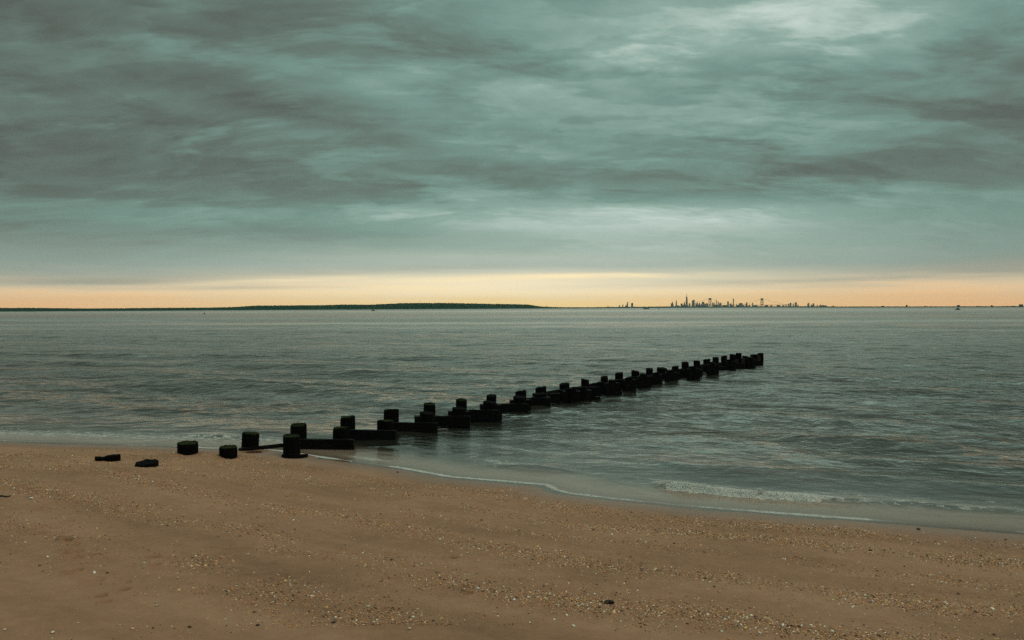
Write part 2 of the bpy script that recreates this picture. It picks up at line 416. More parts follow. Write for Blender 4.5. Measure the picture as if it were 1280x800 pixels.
h2 = noise(nt, vec(nt, alo * 9.0, acr * 15.0, 3.0), 1.0, 3, 0.6)
h3 = noise(nt, vec(nt, alo * 0.35, acr * 0.9, 6.0), 1.0, 4, 0.6)
calm = dep.ss(-0.06, 0.6)
st_ = (ruf.sat() * 0.75 + 0.45) * (calm * 0.85 + 0.15)
hh = h1 * 0.05 + h2 * 0.009 + h3 * 0.08 * dist.ss(15, 70)
nrm = bump(nt, hh, st_.mn(1.0) * (1.0 - dist.ss(60, 120) * 0.5), 0.85)
frac = noise(nt, vec(nt, alo * 1.0, acr * 1.15, 1.0), 0.26, 6, 0.56, 0.15)
frac2 = noise(nt, vec(nt, alo * 1.5, acr * 0.9, 5.0), 1.0, 3, 0.5, 0.2)
slick = None                                   # long smooth wind slicks lying across the bay
wpy = py_ * (1.0 + (patch2 - 0.5) * 0.35) + (patch - 0.5) * 14.0
for c_, w_, a_ in ((640, 170, 1.0), (132, 9, 1.0), (104, 6, 0.8), (76, 3.5, 0.5), (205, 16, 0.5), (53, 2.0, 0.4)):
    e_ = (wpy - float(c_)) / float(w_); e_ = (e_ * e_ * -0.5).exp() * a_
    slick = e_ if slick is None else slick + e_
slick = (slick * (patch.ss(0.30, 0.55) * 0.75 + 0.35)).sat()
fst = (1.0 - slick * 0.95) * (ruf.sat() * 0.8 + 0.45) * (dep.ss(0.03, 0.7) * 0.9 + 0.1)
nrm_f = bump(nt, frac + frac2 * 0.11, fst, 1.05, nrm)
fres = nt.nodes.new("ShaderNodeFresnel"); fres.inputs["IOR"].default_value = 1.85; nt.links.new(nrm_f, fres.inputs["Normal"])
gl = nt.nodes.new("ShaderNodeBsdfGlossy"); gl.inputs["Color"].default_value = (1.0, 0.91, 0.865, 1)
streak = noise(nt, vec(nt, alo * 1.1, acr * 3.6, 2.0), 1.0, 6, 0.65, 0.2)
rr = 0.04 + dep.ss(0.15, 0.7) * 0.04 + dep.ss(1.0, 2.2) * 0.06 + dist.ss(18, 70) * 0.13
rr = rr + ((ruf - 0.5) * (dist.ss(30, 160) * 0.75 + 0.25) + (streak - 0.5) * 0.85) * dist.ss(24, 60)
rr = rr * (1.0 - slick) + slick * 0.14 + fo.sat() * 0.6 
nt.links.new(rr.mx(0.04 + dist.ss(40, 150) * 0.13).mn(0.5).s, gl.inputs["Roughness"]); nt.links.new(nrm, gl.inputs["Normal"])
df = nt.nodes.new("ShaderNodeBsdfDiffuse")
bodyc = mixc(nt, dep.ss(0.02, 0.15), (0.44, 0.32, 0.24), (0.020, 0.020, 0.015))
nt.links.new(bodyc, df.inputs[0])
tr = nt.nodes.new("ShaderNodeBsdfTransparent"); tr.inputs[0].default_value = (0.95, 0.94, 0.90, 1)
def mixs(fac, a, b):
    n = nt.nodes.new("ShaderNodeMixShader")
    nt.links.new(fac.s, n.inputs[0]); nt.links.new(a, n.inputs[1]); nt.links.new(b, n.inputs[2]); return n.outputs[0]
body = mixs(1.0 - (dep * -20.0).exp(), tr.outputs[0], df.outputs[0])
surf = mixs(X(nt, fres.outputs[0]), body, gl.outputs[0])
fb = nt.nodes.new("ShaderNodeBsdfDiffuse"); fb.inputs[0].default_value = (0.62, 0.60, 0.55, 1)
fn = noise(nt, vec(nt, alo * 6, acr * 10, 0.0), 1.0, 5, 0.66, 0.8)
fn2 = noise(nt, P, 55, 3, 0.6)
fm = ((fo + (fn - 0.5) * 2.2 + (fn2 - 0.5) * 0.35).ss(0.42, 0.80)) * fo.ss(0.03, 0.25)
nt.links.new(mixc(nt, fn2.ss(0.3, 0.65), (0.36, 0.33, 0.28), (0.72, 0.72, 0.68)), fb.inputs[0]); fnb = bump(nt, fn + fn2 * 0.5, 1.0, 0.06); nt.links.new(fnb, fb.inputs["Normal"])
surf = mixs(fm * 0.92, surf, fb.outputs[0])
nt.links.new(surf, out.inputs[0])
sea = tag(link("sea_water", me, m), kind="structure")

# ------------------------------------------------------------------ shell grit and pebbles
t = (1 + 5 ** 0.5) / 2
ICO = np.array([(-1, t, 0), (1, t, 0), (-1, -t, 0), (1, -t, 0), (0, -1, t), (0, 1, t), (0, -1, -t), (0, 1, -t), (t, 0, -1), (t, 0, 1), (-t, 0, -1), (-t, 0, 1)], float)
ICO /= np.linalg.norm(ICO[0])
ICF = np.array([(0, 11, 5), (0, 5, 1), (0, 1, 7), (0, 7, 10), (0, 10, 11), (1, 5, 9), (5, 11, 4), (11, 10, 2), (10, 7, 6), (7, 1, 8), (3, 9, 4), (3, 4, 2), (3, 2, 6), (3, 6, 8), (3, 8, 9), (4, 9, 5), (2, 4, 11), (6, 2, 10), (8, 6, 7), (9, 8, 1)])
def scatter_mesh(name, c, size, flat, cols):
    n = len(c)
    yaw = rng.uniform(0, 6.283, n); asp = rng.uniform(0.5, 1.0, n)
    p = ICO[None] * (1 + rng.uniform(-0.25, 0.25, (n, 12, 1)))
    q = p * np.stack([size, size * asp, size * flat], -1)[:, None, :]
    tl = rng.normal(0, 0.25, n)
    q[:, :, 2] += q[:, :, 0] * tl[:, None]
    ca, sa = np.cos(yaw)[:, None], np.sin(yaw)[:, None]
    w = np.stack([q[:, :, 0] * ca - q[:, :, 1] * sa, q[:, :, 0] * sa + q[:, :, 1] * ca, q[:, :, 2]], -1) + c[:, None, :]
    fc = (ICF[None] + (np.arange(n) * 12)[:, None, None]).reshape(-1, 3)
    me = np_mesh(name, w.reshape(-1, 3), fc, smooth=False)
    ca_ = me.color_attributes.new("tint", "FLOAT_COLOR", "POINT")
    ca_.data.foreach_set("color", np.repeat(np.concatenate([cols, np.ones((n, 1))], 1), 12, 0).astype(np.float32).ravel())
    return me
N = 4500000
azs = rng.uniform(R(-40), R(40), N); qs = rng.uniform(160, 480, N)
Dd = EYE.z * F / qs
X_, Y_ = Dd * np.sin(azs), Dd * np.cos(azs)
keep = rng.uniform(0, 1, N) < (Dd / 14.5) ** 3
X_, Y_ = X_[keep], Y_[keep]; dS = shore(X_, Y_)
wv = dS + 0.35 * vnoise(X_ * 0.35, Y_ * 0.35, 71) + 0.12 * vnoise(X_ * 1.6, Y_ * 1.6, 72)
den = 0.04 + 0.0 * wv
for c_, w_, a_ in [(0.95, 0.26, 0.65), (1.75, 0.17, 1.0), (2.45, 0.13, 0.6), (3.2, 0.20, 0.6), (4.3, 0.22, 0.8), (5.4, 0.3, 0.7)]:
    den = den + a_ * np.exp(-((wv - c_) / w_) ** 2)
den *= np.clip(0.55 + 1.0 * fbm(X_ * 0.45, Y_ * 0.7, 73, 3) + 0.5 * vnoise(X_ * 2.5, Y_ * 2.5, 74), 0.05, 1.5)
den *= np.clip((dS - 0.3) / 0.5, 0, 1) * np.where(X_ < -2.5, 0.8, 1.0) + 0.9 * np.exp(-((X_ + 2.6) / 0.9) ** 2 - ((Y_ - 6.3) / 0.7) ** 2)
ok = rng.uniform(0, 1, len(X_)) < den * 0.95
X_, Y_ = X_[ok], Y_[ok]
n = len(X_)
size = np.clip(rng.lognormal(math.log(0.0042), 0.42, n), 0.0022, 0.015)
flat = rng.uniform(0.25, 0.7, n)
kind = rng.uniform(0, 1, n)
cols = np.array([0.46, 0.20, 0.08])[None] + 0 * kind[:, None]
for lim, cc_ in ((0.56, (0.66, 0.40, 0.20)), (0.30, (0.085, 0.045, 0.024)), (0.07, (0.85, 0.78, 0.66))):
    cols = np.where((kind < lim)[:, None], np.array(cc_)[None], cols)
cols = cols * rng.uniform(0.6, 1.35, (n, 1)) * rng.uniform(0.92, 1.08, (n, 3))
ctr = np.stack([X_, Y_, sand_z(X_, Y_) + size * flat * 0.3], -1)
gm, nt, out = new_mat("shell grit")
b = principled(nt, out, attribute(nt, "tint").outputs["Color"], 0.5, 0.4)
GRIT_N = n
tag(link("shell_grit", scatter_mesh("shell_grit", ctr, size, flat, np.clip(cols, 0.01, 0.85)), gm), "orange and white shell grit strewn in bands along the sand", "shell grit", kind="stuff")

dark_stone = simple_mat("dark stone", (0.012, 0.010, 0.008), (0.035, 0.028, 0.02), 40, 0.6)
pale_shell = simple_mat("pale shell", (0.55, 0.50, 0.42), (0.75, 0.71, 0.62), 60, 0.45)
def pebble(px, py, w, label, flat=0.55):
    p = on_sand(px, py); s = w * p.y / F / 2
    bm = bmesh.new(); bmesh.ops.create_icosphere(bm, subdivisions=3, radius=1)
    sd = random.uniform(0, 99)
    for q in bm.verts:
        c = q.co; k_ = 1 + 0.22 * float(vnoise(np.array(c.x * 1.3 + sd), np.array(c.y * 1.3 + c.z * 2.1))) + 0.07 * float(vnoise(np.array(c.x * 4 + sd), np.array(c.y * 4 + c.z * 5)))
        q.co = Vector((c.x * s * k_, c.y * s * 0.8 * k_, c.z * s * flat * k_))
    return tag(from_bm("pebble", bm, dark_stone, loc=p + Vector((0, 0, s * flat * 0.45)), smooth=True), label, "pebble", "dark pebbles lying on the sand")
def shell(px, py, w, label):
    p = on_sand(px, py); s = w * p.y / F / 2
    bm = bmesh.new(); n, rr = 18, 6            # a ribbed half shell, hollow side down
    rows = []
    for i in range(rr + 1):
        th = i / rr * math.pi / 2
        row = []
        for j in range(n + 1):
            ph = (j / n - 0.5) * 2.6
            rib = 1 + 0.05 * math.cos(j * math.pi)
            rad = s * 1.5 * math.sin(th) * rib * (1 - 0.18 * abs(ph / 1.3) ** 2)
            row.append(bm.verts.new((rad * math.cos(ph) - s * 0.75, rad * math.sin(ph), s * 0.42 * math.sin(th * 2) * rib + 0.0015)))
        rows.append(row)
    for i in range(rr):
        for j in range(n):
            bm.faces.new((rows[i][j], rows[i + 1][j], rows[i + 1][j + 1], rows[i][j + 1]))
    bmesh.ops.remove_doubles(bm, verts=bm.verts, dist=1e-5)
    bmesh.ops.solidify(bm, geom=bm.faces[:], thickness=s * 0.1)
    o = from_bm("seashell", bm, pale_shell, loc=p + Vector((0, 0, s * 0.1)), smooth=True)
    o.rotation_euler = (random.gauss(0, 0.2), random.gauss(0, 0.2), random.uniform(0, 6.28))
    return tag(o, label, "shell", "white shells lying on the sand")
for a in [(1088, 688.5, 4.6, "black pebble on the sand, largest one right of centre below the broken wave"),
          (1148, 662, 5, "black pebble at the right, just below the water's edge"),
          (1117, 691.5, 3.4, "small black pebble on sand, just right of the largest black one"),
          (323, 663, 3.2, "dark pebble alone on smooth sand below the stumps"),
          (416.5, 779, 5, "oval dark pebble near the bottom edge, left of centre"),
          (602, 650.5, 3.2, "small dark pebble on sand straight below the middle of the groyne"),
          (1099, 795.5, 4.6, "dark pebble at the very bottom edge, right of centre"),
          (1257, 675, 3.6, "dark pebble nearest the right edge, close to the water"),
          (497, 590.5, 3.0, "dark pebble beside the foam line at the near end of the groyne"),
          (237, 784, 4.6, "dark pebble near the bottom edge in the left shell band"),
          (322, 782, 5.0, "dark pebble among the shells at the bottom, left half"),
          (134, 716.5, 3.6, "dark pebble right of the row of dents on the left")]:
    pebble(*a)
for a in [(196, 757.5, 5.0, "white shell at the top of the lower left shell band"),
          (66, 791, 5.6, "white shell by the bottom left corner, larger of two there"),
          (6, 787.5, 4.2, "white shell touching the bottom left corner of the picture"),
          (180, 704, 3.8, "white shell on bare sand right of the dents, upper left"),
          (118, 716.2, 5.0, "white shell just left of a dark pebble by the dents"),
          (389, 745, 4.0, "white shell on plain sand, left of centre towards the bottom"),
          (1066.5, 759, 4.6, "white shell alone on smooth sand in the lower right"),
          (512, 786, 4.4, "white shell at the bottom edge, just left of centre"),
          (717, 783, 5.0, "white shell below the black seaweed clump"),
          (584, 691.5, 3.6, "white shell on sand in the middle of the beach"),
          (39, 623.5, 5.0, "thin white shell beside the driftwood twig at the left edge"),
          (949.5, 791.5, 4.4, "white shell at the bottom edge, right of the seaweed clump")]:
    shell(*a)
# flat dark stone at the water's edge
o = pebble(1187, 656.5, 10, "flat brown stone lying right in the edge of the water", 0.22); o.name = "flat_stone"
# seaweed clump
weed = simple_mat("black seaweed", (0.006, 0.005, 0.005), (0.02, 0.016, 0.012), 60, 0.35)
p = on_sand(760, 754.5); s = p.y / F
bm = bmesh.new()
for i in range(9):
    x0 = random.uniform(-6, 5) * s; L = random.uniform(5, 11) * s; a0 = random.gauss(0, 0.35) + (math.pi if random.random() < 0.4 else 0)
    base_z = max(0, x0 / s) * 0.35 * s + 0.003
    prev = None
    for k_ in range(7):
        u = k_ / 6
        c = Vector((x0 + L * u * math.cos(a0) * 0.6, L * u * math.sin(a0) * 0.6 + i * 0.003 - 0.012, base_z + math.sin(u * 3.1) * 2.6 * s))
        w_ = 1.7 * s * (1 - u * 0.8)
        ring = [bm.verts.new(c + Vector((0, w_ * math.cos(q), w_ * 0.35 * math.sin(q)))) for q in (0, 1.05, 2.1, 3.14, 4.2, 5.2)]
        if prev:
            for q in range(6): bm.faces.new((prev[q], prev[(q + 1) % 6], ring[(q + 1) % 6], ring[q]))
        else: bm.faces.new(ring)
        prev = ring
    bm.faces.new(prev[::-1])
for cx, r in ((4.5, 3.0), (2.5, 2.3), (6.2, 1.7)):
    mm = Matrix.Translation((cx * s, 0, 1.6 * s)) @ Matrix.Diagonal((r * s, r * s * 0.9, r * s * 0.8, 1))
    bmesh.ops.create_icosphere(bm, subdivisions=2, radius=1, matrix=mm)
for q in bm.verts: q.co += Vector((random.gauss(0, 0.3 * s), random.gauss(0, 0.3 * s), random.gauss(0, 0.2 * s)))
tag(from_bm("seaweed_clump", bm, weed, loc=p, smooth=True), "small black clump of washed up seaweed on the sand", "seaweed")
# driftwood twig
wood = simple_mat("driftwood", (0.02, 0.014, 0.009), (0.05, 0.036, 0.024), 30, 0.8)
pa, pb = on_sand(-14, 629), on_sand(13, 621.5)
bm = bmesh.new(); prev = None
for k_ in range(12):
    u = k_ / 11; c = pa.lerp(pb, u) - pa; r_ = 0.016 * (1 - 0.6 * u)
    c.z += 0.008 + 0.025 * math.sin(u * 3.1) + 0.006 * math.sin(u * 14); c.x += 0.01 * math.sin(u * 9)
    ring = [bm.verts.new(c + Vector((0, r_ * math.cos(q * 0.785), r_ * math.sin(q * 0.785)))) for q in range(8)]
    if prev:
        for q in range(8): bm.faces.new((prev[q], prev[(q + 1) % 8], ring[(q + 1) % 8], ring[q]))
    else: bm.faces.new(ring)
    prev = ring
bm.faces.new(prev[::-1])
tag(from_bm("driftwood_twig", bm, wood, loc=pa, smooth=True), "thin dark driftwood twig on the sand at the left edge", "driftwood")

# ------------------------------------------------------------------ groyne
m, nt, out = new_mat("wet piles")
tcn = nt.nodes.new("ShaderNodeTexCoord"); ox, oy, oz = sep(nt, tcn.outputs["Object"])
gr = noise(nt, vec(nt, ox * 26, oy * 26, oz * 2.2), 1.0, 5, 0.6)
blot = noise(nt, tcn.outputs["Object"], 7, 5, 0.6)
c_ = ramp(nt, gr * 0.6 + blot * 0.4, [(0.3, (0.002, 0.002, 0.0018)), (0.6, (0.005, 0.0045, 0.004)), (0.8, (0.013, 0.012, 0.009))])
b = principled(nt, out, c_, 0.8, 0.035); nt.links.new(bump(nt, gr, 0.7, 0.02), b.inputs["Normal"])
pile_mat = m
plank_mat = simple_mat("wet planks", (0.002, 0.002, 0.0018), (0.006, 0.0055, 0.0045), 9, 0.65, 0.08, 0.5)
algae = simple_mat("green algae", (0.008, 0.012, 0.003), (0.024, 0.034, 0.008), 45, 0.9, 0.1, 0.5)

FA, FB = on_z(363, 571, 0.0), on_z(951, 457, 0.0)
gdir = (FB - FA).normalized(); gdir.z = 0
perp = Vector((-gdir.y, gdir.x, 0))
ROWGAP = 0.62
def on_row(px, off):                           # where the sight plane of a photo column meets a row of the groyne
    d_ = ray(px, hor(px)); o_ = FA + perp * off
    den_ = gdir.x * d_.y - gdir.y * d_.x
    t_ = (-o_.x * d_.y + o_.y * d_.x) / den_
    return Vector((o_.x + gdir.x * t_, o_.y + gdir.y * t_, 0))
def z_at(px, py, p):
    d_ = ray(px, py); return EYE.z + d_.z * (p.y / d_.y)
def pile_bm(r, z0, z1, seed, slope=0.0, rough=1.0):
    rr = random.Random(seed); n = 22; bm = bmesh.new(); prev = None
    ph = [rr.uniform(0, 6.28) for _ in range(3)]
    zs = [z0, z0 + (z1 - z0) * 0.4, z0 + (z1 - z0) * 0.7, z1 - 0.06, z1 - 0.02, z1]
    for i, zz in enumerate(zs):
        ring = []
        for j in range(n):
            a_ = j / n * 6.2832
            q = r * (1 + 0.035 * math.sin(3 * a_ + ph[0]) + 0.03 * math.sin(7 * a_ + ph[1]) + rr.uniform(-0.02, 0.02) * rough)
            if i == 5: q *= 0.975
            zt = zz + (slope * math.cos(a_ + ph[2]) * 0.022 + rr.uniform(-0.008, 0.008) * rough if i >= 3 else 0)
            ring.append(bm.verts.new((q * math.cos(a_), q * math.sin(a_), zt)))
        if prev:
            for j in range(n): bm.faces.new((prev[j], prev[(j + 1) % n], ring[(j + 1) % n], ring[j]))
        prev = ring
    c = bm.verts.new((rr.uniform(-.2, .2) * r, rr.uniform(-.2, .2) * r, z1 - 0.012))
    mid_ = [bm.verts.new((q.co.x * 0.55, q.co.y * 0.55, z1 + rr.uniform(-0.012, 0.006))) for q in prev]
    for j in range(n):
        bm.faces.new((prev[j], prev[(j + 1) % n], mid_[(j + 1) % n], mid_[j])); bm.faces.new((mid_[j], mid_[(j + 1) % n], c))
    return bm
def algae_bm(r, z, seed, tuft=0.018):
    rr = random.Random(seed); bm = bmesh.new()
    bmesh.ops.create_icosphere(bm, subdivisions=3, radius=1)
    for q in bm.verts:
        a_ = math.atan2(q.co.y, q.co.x)
        k_ = 1 + 0.05 * math.sin(5 * a_ + seed) + rr.uniform(-.03, .03)
        q.co = Vector((q.co.x * r * 1.0 * k_, q.co.y * r * 1.0 * k_, z + max(-0.4, min(0.55, q.co.z)) * 0.016 + rr.uniform(-.003, .003) - (0.010 if q.co.z < -0.2 else 0)))
    for _ in range(60):                        # short tufts
        a_, q_ = rr.uniform(0, 6.28), r * math.sqrt(rr.uniform(0, 0.95))
        bx_, by_ = q_ * math.cos(a_), q_ * math.sin(a_); h_ = rr.uniform(0.4, 1.3) * tuft; w_ = 0.008
        tip = (bx_ + rr.gauss(0, .01), by_ + rr.gauss(0, .01), z + 0.012 + h_)
        base = [bm.verts.new((bx_ + w_ * math.cos(g_), by_ + w_ * math.sin(g_), z + 0.008)) for g_ in (0, 2.1, 4.2)]
        t_ = bm.verts.new(tip)
        for j in range(3): bm.faces.new((base[j], base[(j + 1) % 3], t_))
        bm.faces.new(base[::-1])
    return bm

gro = empty("timber_groyne", (FA.x, FA.y, 0), "long black timber groyne of paired piles and planks running out into the sea", "groyne")
BACK = [(372, 20, 531.3), (434, 18, 521.3), (488.2, 19, 512.4), (536.3, 14.8, 505.2), (576.2, 13.5, 499.8), (613, 12.6, 494.3), (651, 13.8, 488.7), (675.5, 13.8, 484),
        (705.3, 12.7, 479.6), (731, 10.2, 474.4), (755.2, 9.2, 471), (773.7, 10, 466.1), (794, 10, 463.8), (811.8, 8.8, 460.7), (827.3, 12.4, 460), (844, 8.3, 457.8), (856.5, 9, 452.8),
        (871, 8.3, 451), (883.5, 8.8, 449), (894.7, 7.6, 447), (905, 7.5, 445.1), (915.8, 7.6, 443), (923.2, 7.2, 441.6), (931.8, 7.6, 445.3), (942.5, 9.2, 443.1), (950.8, 7.4, 441.9)]
FRONT = [(363, 21, 544.8), (425.3, 20.5, 534.6), (481, 20, 525.9), (533, 18, 515.8), (573, 17, 510), (612, 17, 502.3), (649, 16, 495.8), (675, 15, 492), (713, 14, 485.2), (727, 13, 484),
         (765, 9, 475.2), (786, 10, 471.6), (804, 9, 467.5), (820, 9, 465.5), (838, 9, 463), (866, 9, 457.8), (890, 8, 453), (912, 8, 449.5), (938, 8, 447)]
bpts, fpts = [], []
for i, (px, w, ty) in enumerate(BACK):
    p = on_row(px, ROWGAP if px < 900 else ROWGAP * 0.75); r_ = w * p.y / F / 2; zt = z_at(px, ty, p); bpts.append((p, r_, zt))
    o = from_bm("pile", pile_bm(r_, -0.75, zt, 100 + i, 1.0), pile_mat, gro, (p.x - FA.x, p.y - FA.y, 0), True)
    if i == 5: o.rotation_euler = (0, 0.05, 0)
    if i < 5: from_bm("algae_cap", algae_bm(r_ * 0.965, zt - 0.004, i, 0.03 if i == 0 else 0.012), algae, o)
for i, (px, w, ty) in enumerate(FRONT):
    p = on_row(px, 0.0); r_ = w * p.y / F / 2; zt = z_at(px, ty, p); fpts.append((p, r_, zt))
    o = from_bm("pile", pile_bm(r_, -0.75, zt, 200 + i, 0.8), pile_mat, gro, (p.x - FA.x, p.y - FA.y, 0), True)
    if i < 3: from_bm("algae_cap", algae_bm(r_ * 0.965, zt - 0.004, 50 + i, 0.012), algae, o)
def beam_bm(a, b, z0, z1, th, n=2, ext0=0.0, ext1=0.0, seed=0):
    rr = random.Random(seed)
    d_ = (b - a); d_.z = 0; L = d_.length; d_.normalize()
    Mx = Matrix((d_, Vector((-d_.y, d_.x, 0)), Vector((0, 0, 1)))).transposed().to_4x4(); Mx.translation = Vector((a.x - FA.x, a.y - FA.y, 0))
    bm = bmesh.new(); hgt = (z1 - z0) / n
    for i in range(n):
        zz0 = z0 + i * hgt + 0.006; zz1 = z0 + (i + 1) * hgt - 0.006
        t0, t1 = rr.uniform(-.01, .01), rr.uniform(-.01, .01)
        e0, e1 = -ext0 + rr.uniform(-.03, .03), L + ext1 + rr.uniform(-.03, .03)
        nseg = 8; prev = None
        for s_ in range(nseg + 1):
            u = s_ / nseg; xx = e0 + (e1 - e0) * u; dz_ = t0 + (t1 - t0) * u
            j = lambda: rr.uniform(-.005, .005)
            ring = [bm.verts.new(Mx @ Vector(q)) for q in ((xx, -th / 2 + j(), zz0 + dz_ + j()), (xx, th / 2 + j(), zz0 + dz_ + j()), (xx, th / 2 + j(), zz1 + dz_ + j()), (xx, -th / 2 + j(), zz1 + dz_ + j()))]
            if prev:
                for q in range(4): bm.faces.new((prev[q], prev[(q + 1) % 4], ring[(q + 1) % 4], ring[q]))
            else: bm.faces.new(ring)
            prev = ring
        bm.faces.new(prev[::-1])
    return bm
PTOP = [548, 537.3, 527.5, 519.6, 512, 504.5, 497]
for k_ in range(7):                            # each bay of planks stands square to the beach walker, a little ahead of the last
    (pb, rb, zb) = fpts[k_ + 1]; yb = pb.y - rb - 0.06
    x0, x1 = BACK[k_][0] - 4, FRONT[k_ + 1][0]
    qa, qb = at_depth(x0, hor(x0), yb), at_depth(x1, hor(x1), yb - 0.05)
    mx_ = (BACK[k_][0] + FRONT[k_ + 1][0]) / 2
    zt = z_at(mx_, PTOP[k_], (qa + qb) / 2)
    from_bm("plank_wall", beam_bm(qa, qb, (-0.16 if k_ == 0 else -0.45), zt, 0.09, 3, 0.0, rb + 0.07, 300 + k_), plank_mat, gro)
for k_, (x0, x1, ty) in enumerate([(664, 701, 489.5), (697, 721, 485), (715, 751, 481), (745, 776, 475.5), (765, 796, 472), (785, 815, 468.5), (808, 849, 464.5), (840, 878, 460), (866, 905, 456), (893, 930, 452), (915, 953, 448.5)]):
    q = on_row(x1, 0.0); qa, qb = at_depth(x0, hor(x0), q.y), at_depth(x1, hor(x1), q.y - 0.05)
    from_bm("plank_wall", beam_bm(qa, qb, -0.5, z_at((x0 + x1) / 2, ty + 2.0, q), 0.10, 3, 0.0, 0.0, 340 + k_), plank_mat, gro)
for k_ in range(7, len(BACK) - 1):
    (pa, ra, za), (pb, rb, zb) = bpts[k_], bpts[k_ + 1]
    zt = 0.245 + 0.09 * (k_ - 7) / 18 + random.uniform(-.012, .012)
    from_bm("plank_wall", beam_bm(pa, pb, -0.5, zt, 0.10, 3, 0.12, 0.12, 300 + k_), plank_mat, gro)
for k_ in range(3, len(FRONT)):                # short cross timbers against the front piles
    p, r_, zt = fpts[k_]
    a_ = p + perp * (-r_ * 0.2) - gdir * 0.0 + Vector((-0.21 if k_ < 10 else -0.16, -0.02, 0)); b_ = p + Vector((0.2 if k_ < 10 else 0.16, 0.02, 0))
    from_bm("cross_timber", beam_bm(a_, b_, -0.35, zt - 0.055, 0.2, 2, 0.02, 0.02, 400 + k_), plank_mat, gro)
# low boards at the landward end
pA, pB = on_sand(300, 563), on_sand(352, 562)
p1 = fpts[0][0]
from_bm("low_board", beam_bm(pA, pB, sz(pA.x, pA.y) - 0.1, sz(pA.x, pA.y) + 0.035, 0.06, 1, 0, 0, 501), plank_mat, gro)
from_bm("low_board", beam_bm(p1 + Vector((-0.1, -0.13, 0)), p1 + Vector((0.26, -0.11, 0)), -0.12, 0.065, 0.08, 1, 0.0, 0, 502), plank_mat, gro)

# loose stumps on the beach
def stump(px, w, ty, by, label, tilt=0.0, cap=True, seed=0, slope=0.6):
    p = on_sand(px, by - w * 0.06); p.y += w * p.y / F / 2 * 0.9; p.x = EYE.x + ray(px, by).x / ray(px, by).y * p.y
    r_ = w * p.y / F / 2; zt = z_at(px, ty, p) - p.z
    zb = sz(p.x, p.y); p.z = zb; zt = z_at(px, ty, p) - zb
    e = empty("timber_stump", p, label, "stump", "timber stumps standing in the beach")
    e.rotation_euler = (0, tilt, 0)
    o = from_bm("pile", pile_bm(r_, -0.45, zt, 600 + seed, slope), pile_mat, e, smooth=True)
    if cap: from_bm("algae_cap", algae_bm(r_ * 0.97, zt - 0.004, 60 + seed, 0.010), algae, e)
    return e
stump(234.4, 25, 553.5, 570, "squat round black stump with green top, widest one on the sand", 0, True, 1)
stump(285.5, 21.5, 558.5, 575, "short black stump with flat green top, nearest to the groyne on dry sand", 0, True, 2)
stump(312.3, 21, 541.5, 563, "tall leaning black stump at the water's edge beside the groyne", 0.06, True, 3)
stump(183, 27, 577.5, 586, "low worn stump with bare slanted grey top, sunk in the sand", 0, False, 4, 0.7)
e = stump(127, 16, 571.5, 577.5, "lowest split stump in two pieces, farthest left on the sand", 0, False, 5, 0.3)
p = on_sand(137, 577); r_ = 18 * p.y / F / 2
from_bm("split_piece", pile_bm(r_, -0.3, 0.08, 640, 0.3, 0.5), pile_mat, e, Vector((p.x, p.y + r_ * 0.9, sz(p.x, p.y + r_))) - e.location, True)

# ------------------------------------------------------------------ far shore
SHORE_D = [(-2200, 1050), (-400, 1050), (0, 1080), (200, 1300), (400, 1700), (600, 2300), (700, 2900), (780, 3400), (850, 4600), (960, 4400), (1050, 2700), (1170, 2300), (1280, 2100), (1700, 2000), (3500, 1900)]
LAND_TOP = [(-2200, 393), (-400, 386.4), (0, 384.9), (50, 384.9), (100, 385.6), (150, 385.3), (200, 384.8), (250, 384.6), (290, 383.9), (320, 382), (350, 381.8), (400, 381.5), (430, 380.7), (460, 380.9), (480, 380), (500, 379.0),
            (550, 378.6), (600, 379.6), (640, 380.2), (662, 380.8), (670, 382.3), (680, 383.4), (700, 383.9), (740, 383.9), (780, 383.4), (850, 382.8), (960, 382.7), (1030, 382.8), (1050, 383.0), (1170, 382.9), (1280, 382.5), (1700, 381), (3500, 374)]
def interp(T, x_): return float(np.interp(x_, [a for a, _ in T], [b for _, b in T]))
cols_px = np.concatenate([np.arange(-2200, -60, 60), np.arange(-60, 1340, 2.0), np.arange(1340, 3500, 60)])
V, FZ = [], []
fr_ = [(0.0, -0.6), (0.003, 0.12), (0.02, 0.30), (0.05, 0.62), (0.09, 0.9), (0.13, 1.0), (0.25, 0.9), (0.5, 0.4), (0.9, -0.1)]
for i, px in enumerate(cols_px):
    D_ = interp(SHORE_D, px); base = at_depth(px, hor(px), D_); base.z = 0
    for q, hh_ in fr_:
        p = base * (1 + q)
        ztop = (hor(px) - interp(LAND_TOP, px)) / F * D_ * 1.13 + EYE.z
        ztop *= 0.88 + 0.05 * float(vnoise(np.array(px * 0.11), np.array(q * 30), 81))
        V.append((p.x, p.y, ztop * hh_ if hh_ > 0 else -1.0))
nn = len(fr_)
ii = np.arange(len(cols_px) - 1)[:, None]; jj = np.arange(nn - 1)[None]
Ff = np.stack([ii * nn + jj, (ii + 1) * nn + jj, (ii + 1) * nn + jj + 1, ii * nn + jj + 1], -1).reshape(-1, 4)
land = simple_mat("far land", (0.016, 0.050, 0.036), (0.028, 0.066, 0.048), 0.02, 0.95, 0.05)
tag(link("hills", np_mesh("hills", np.array(V), Ff), land), kind="structure")
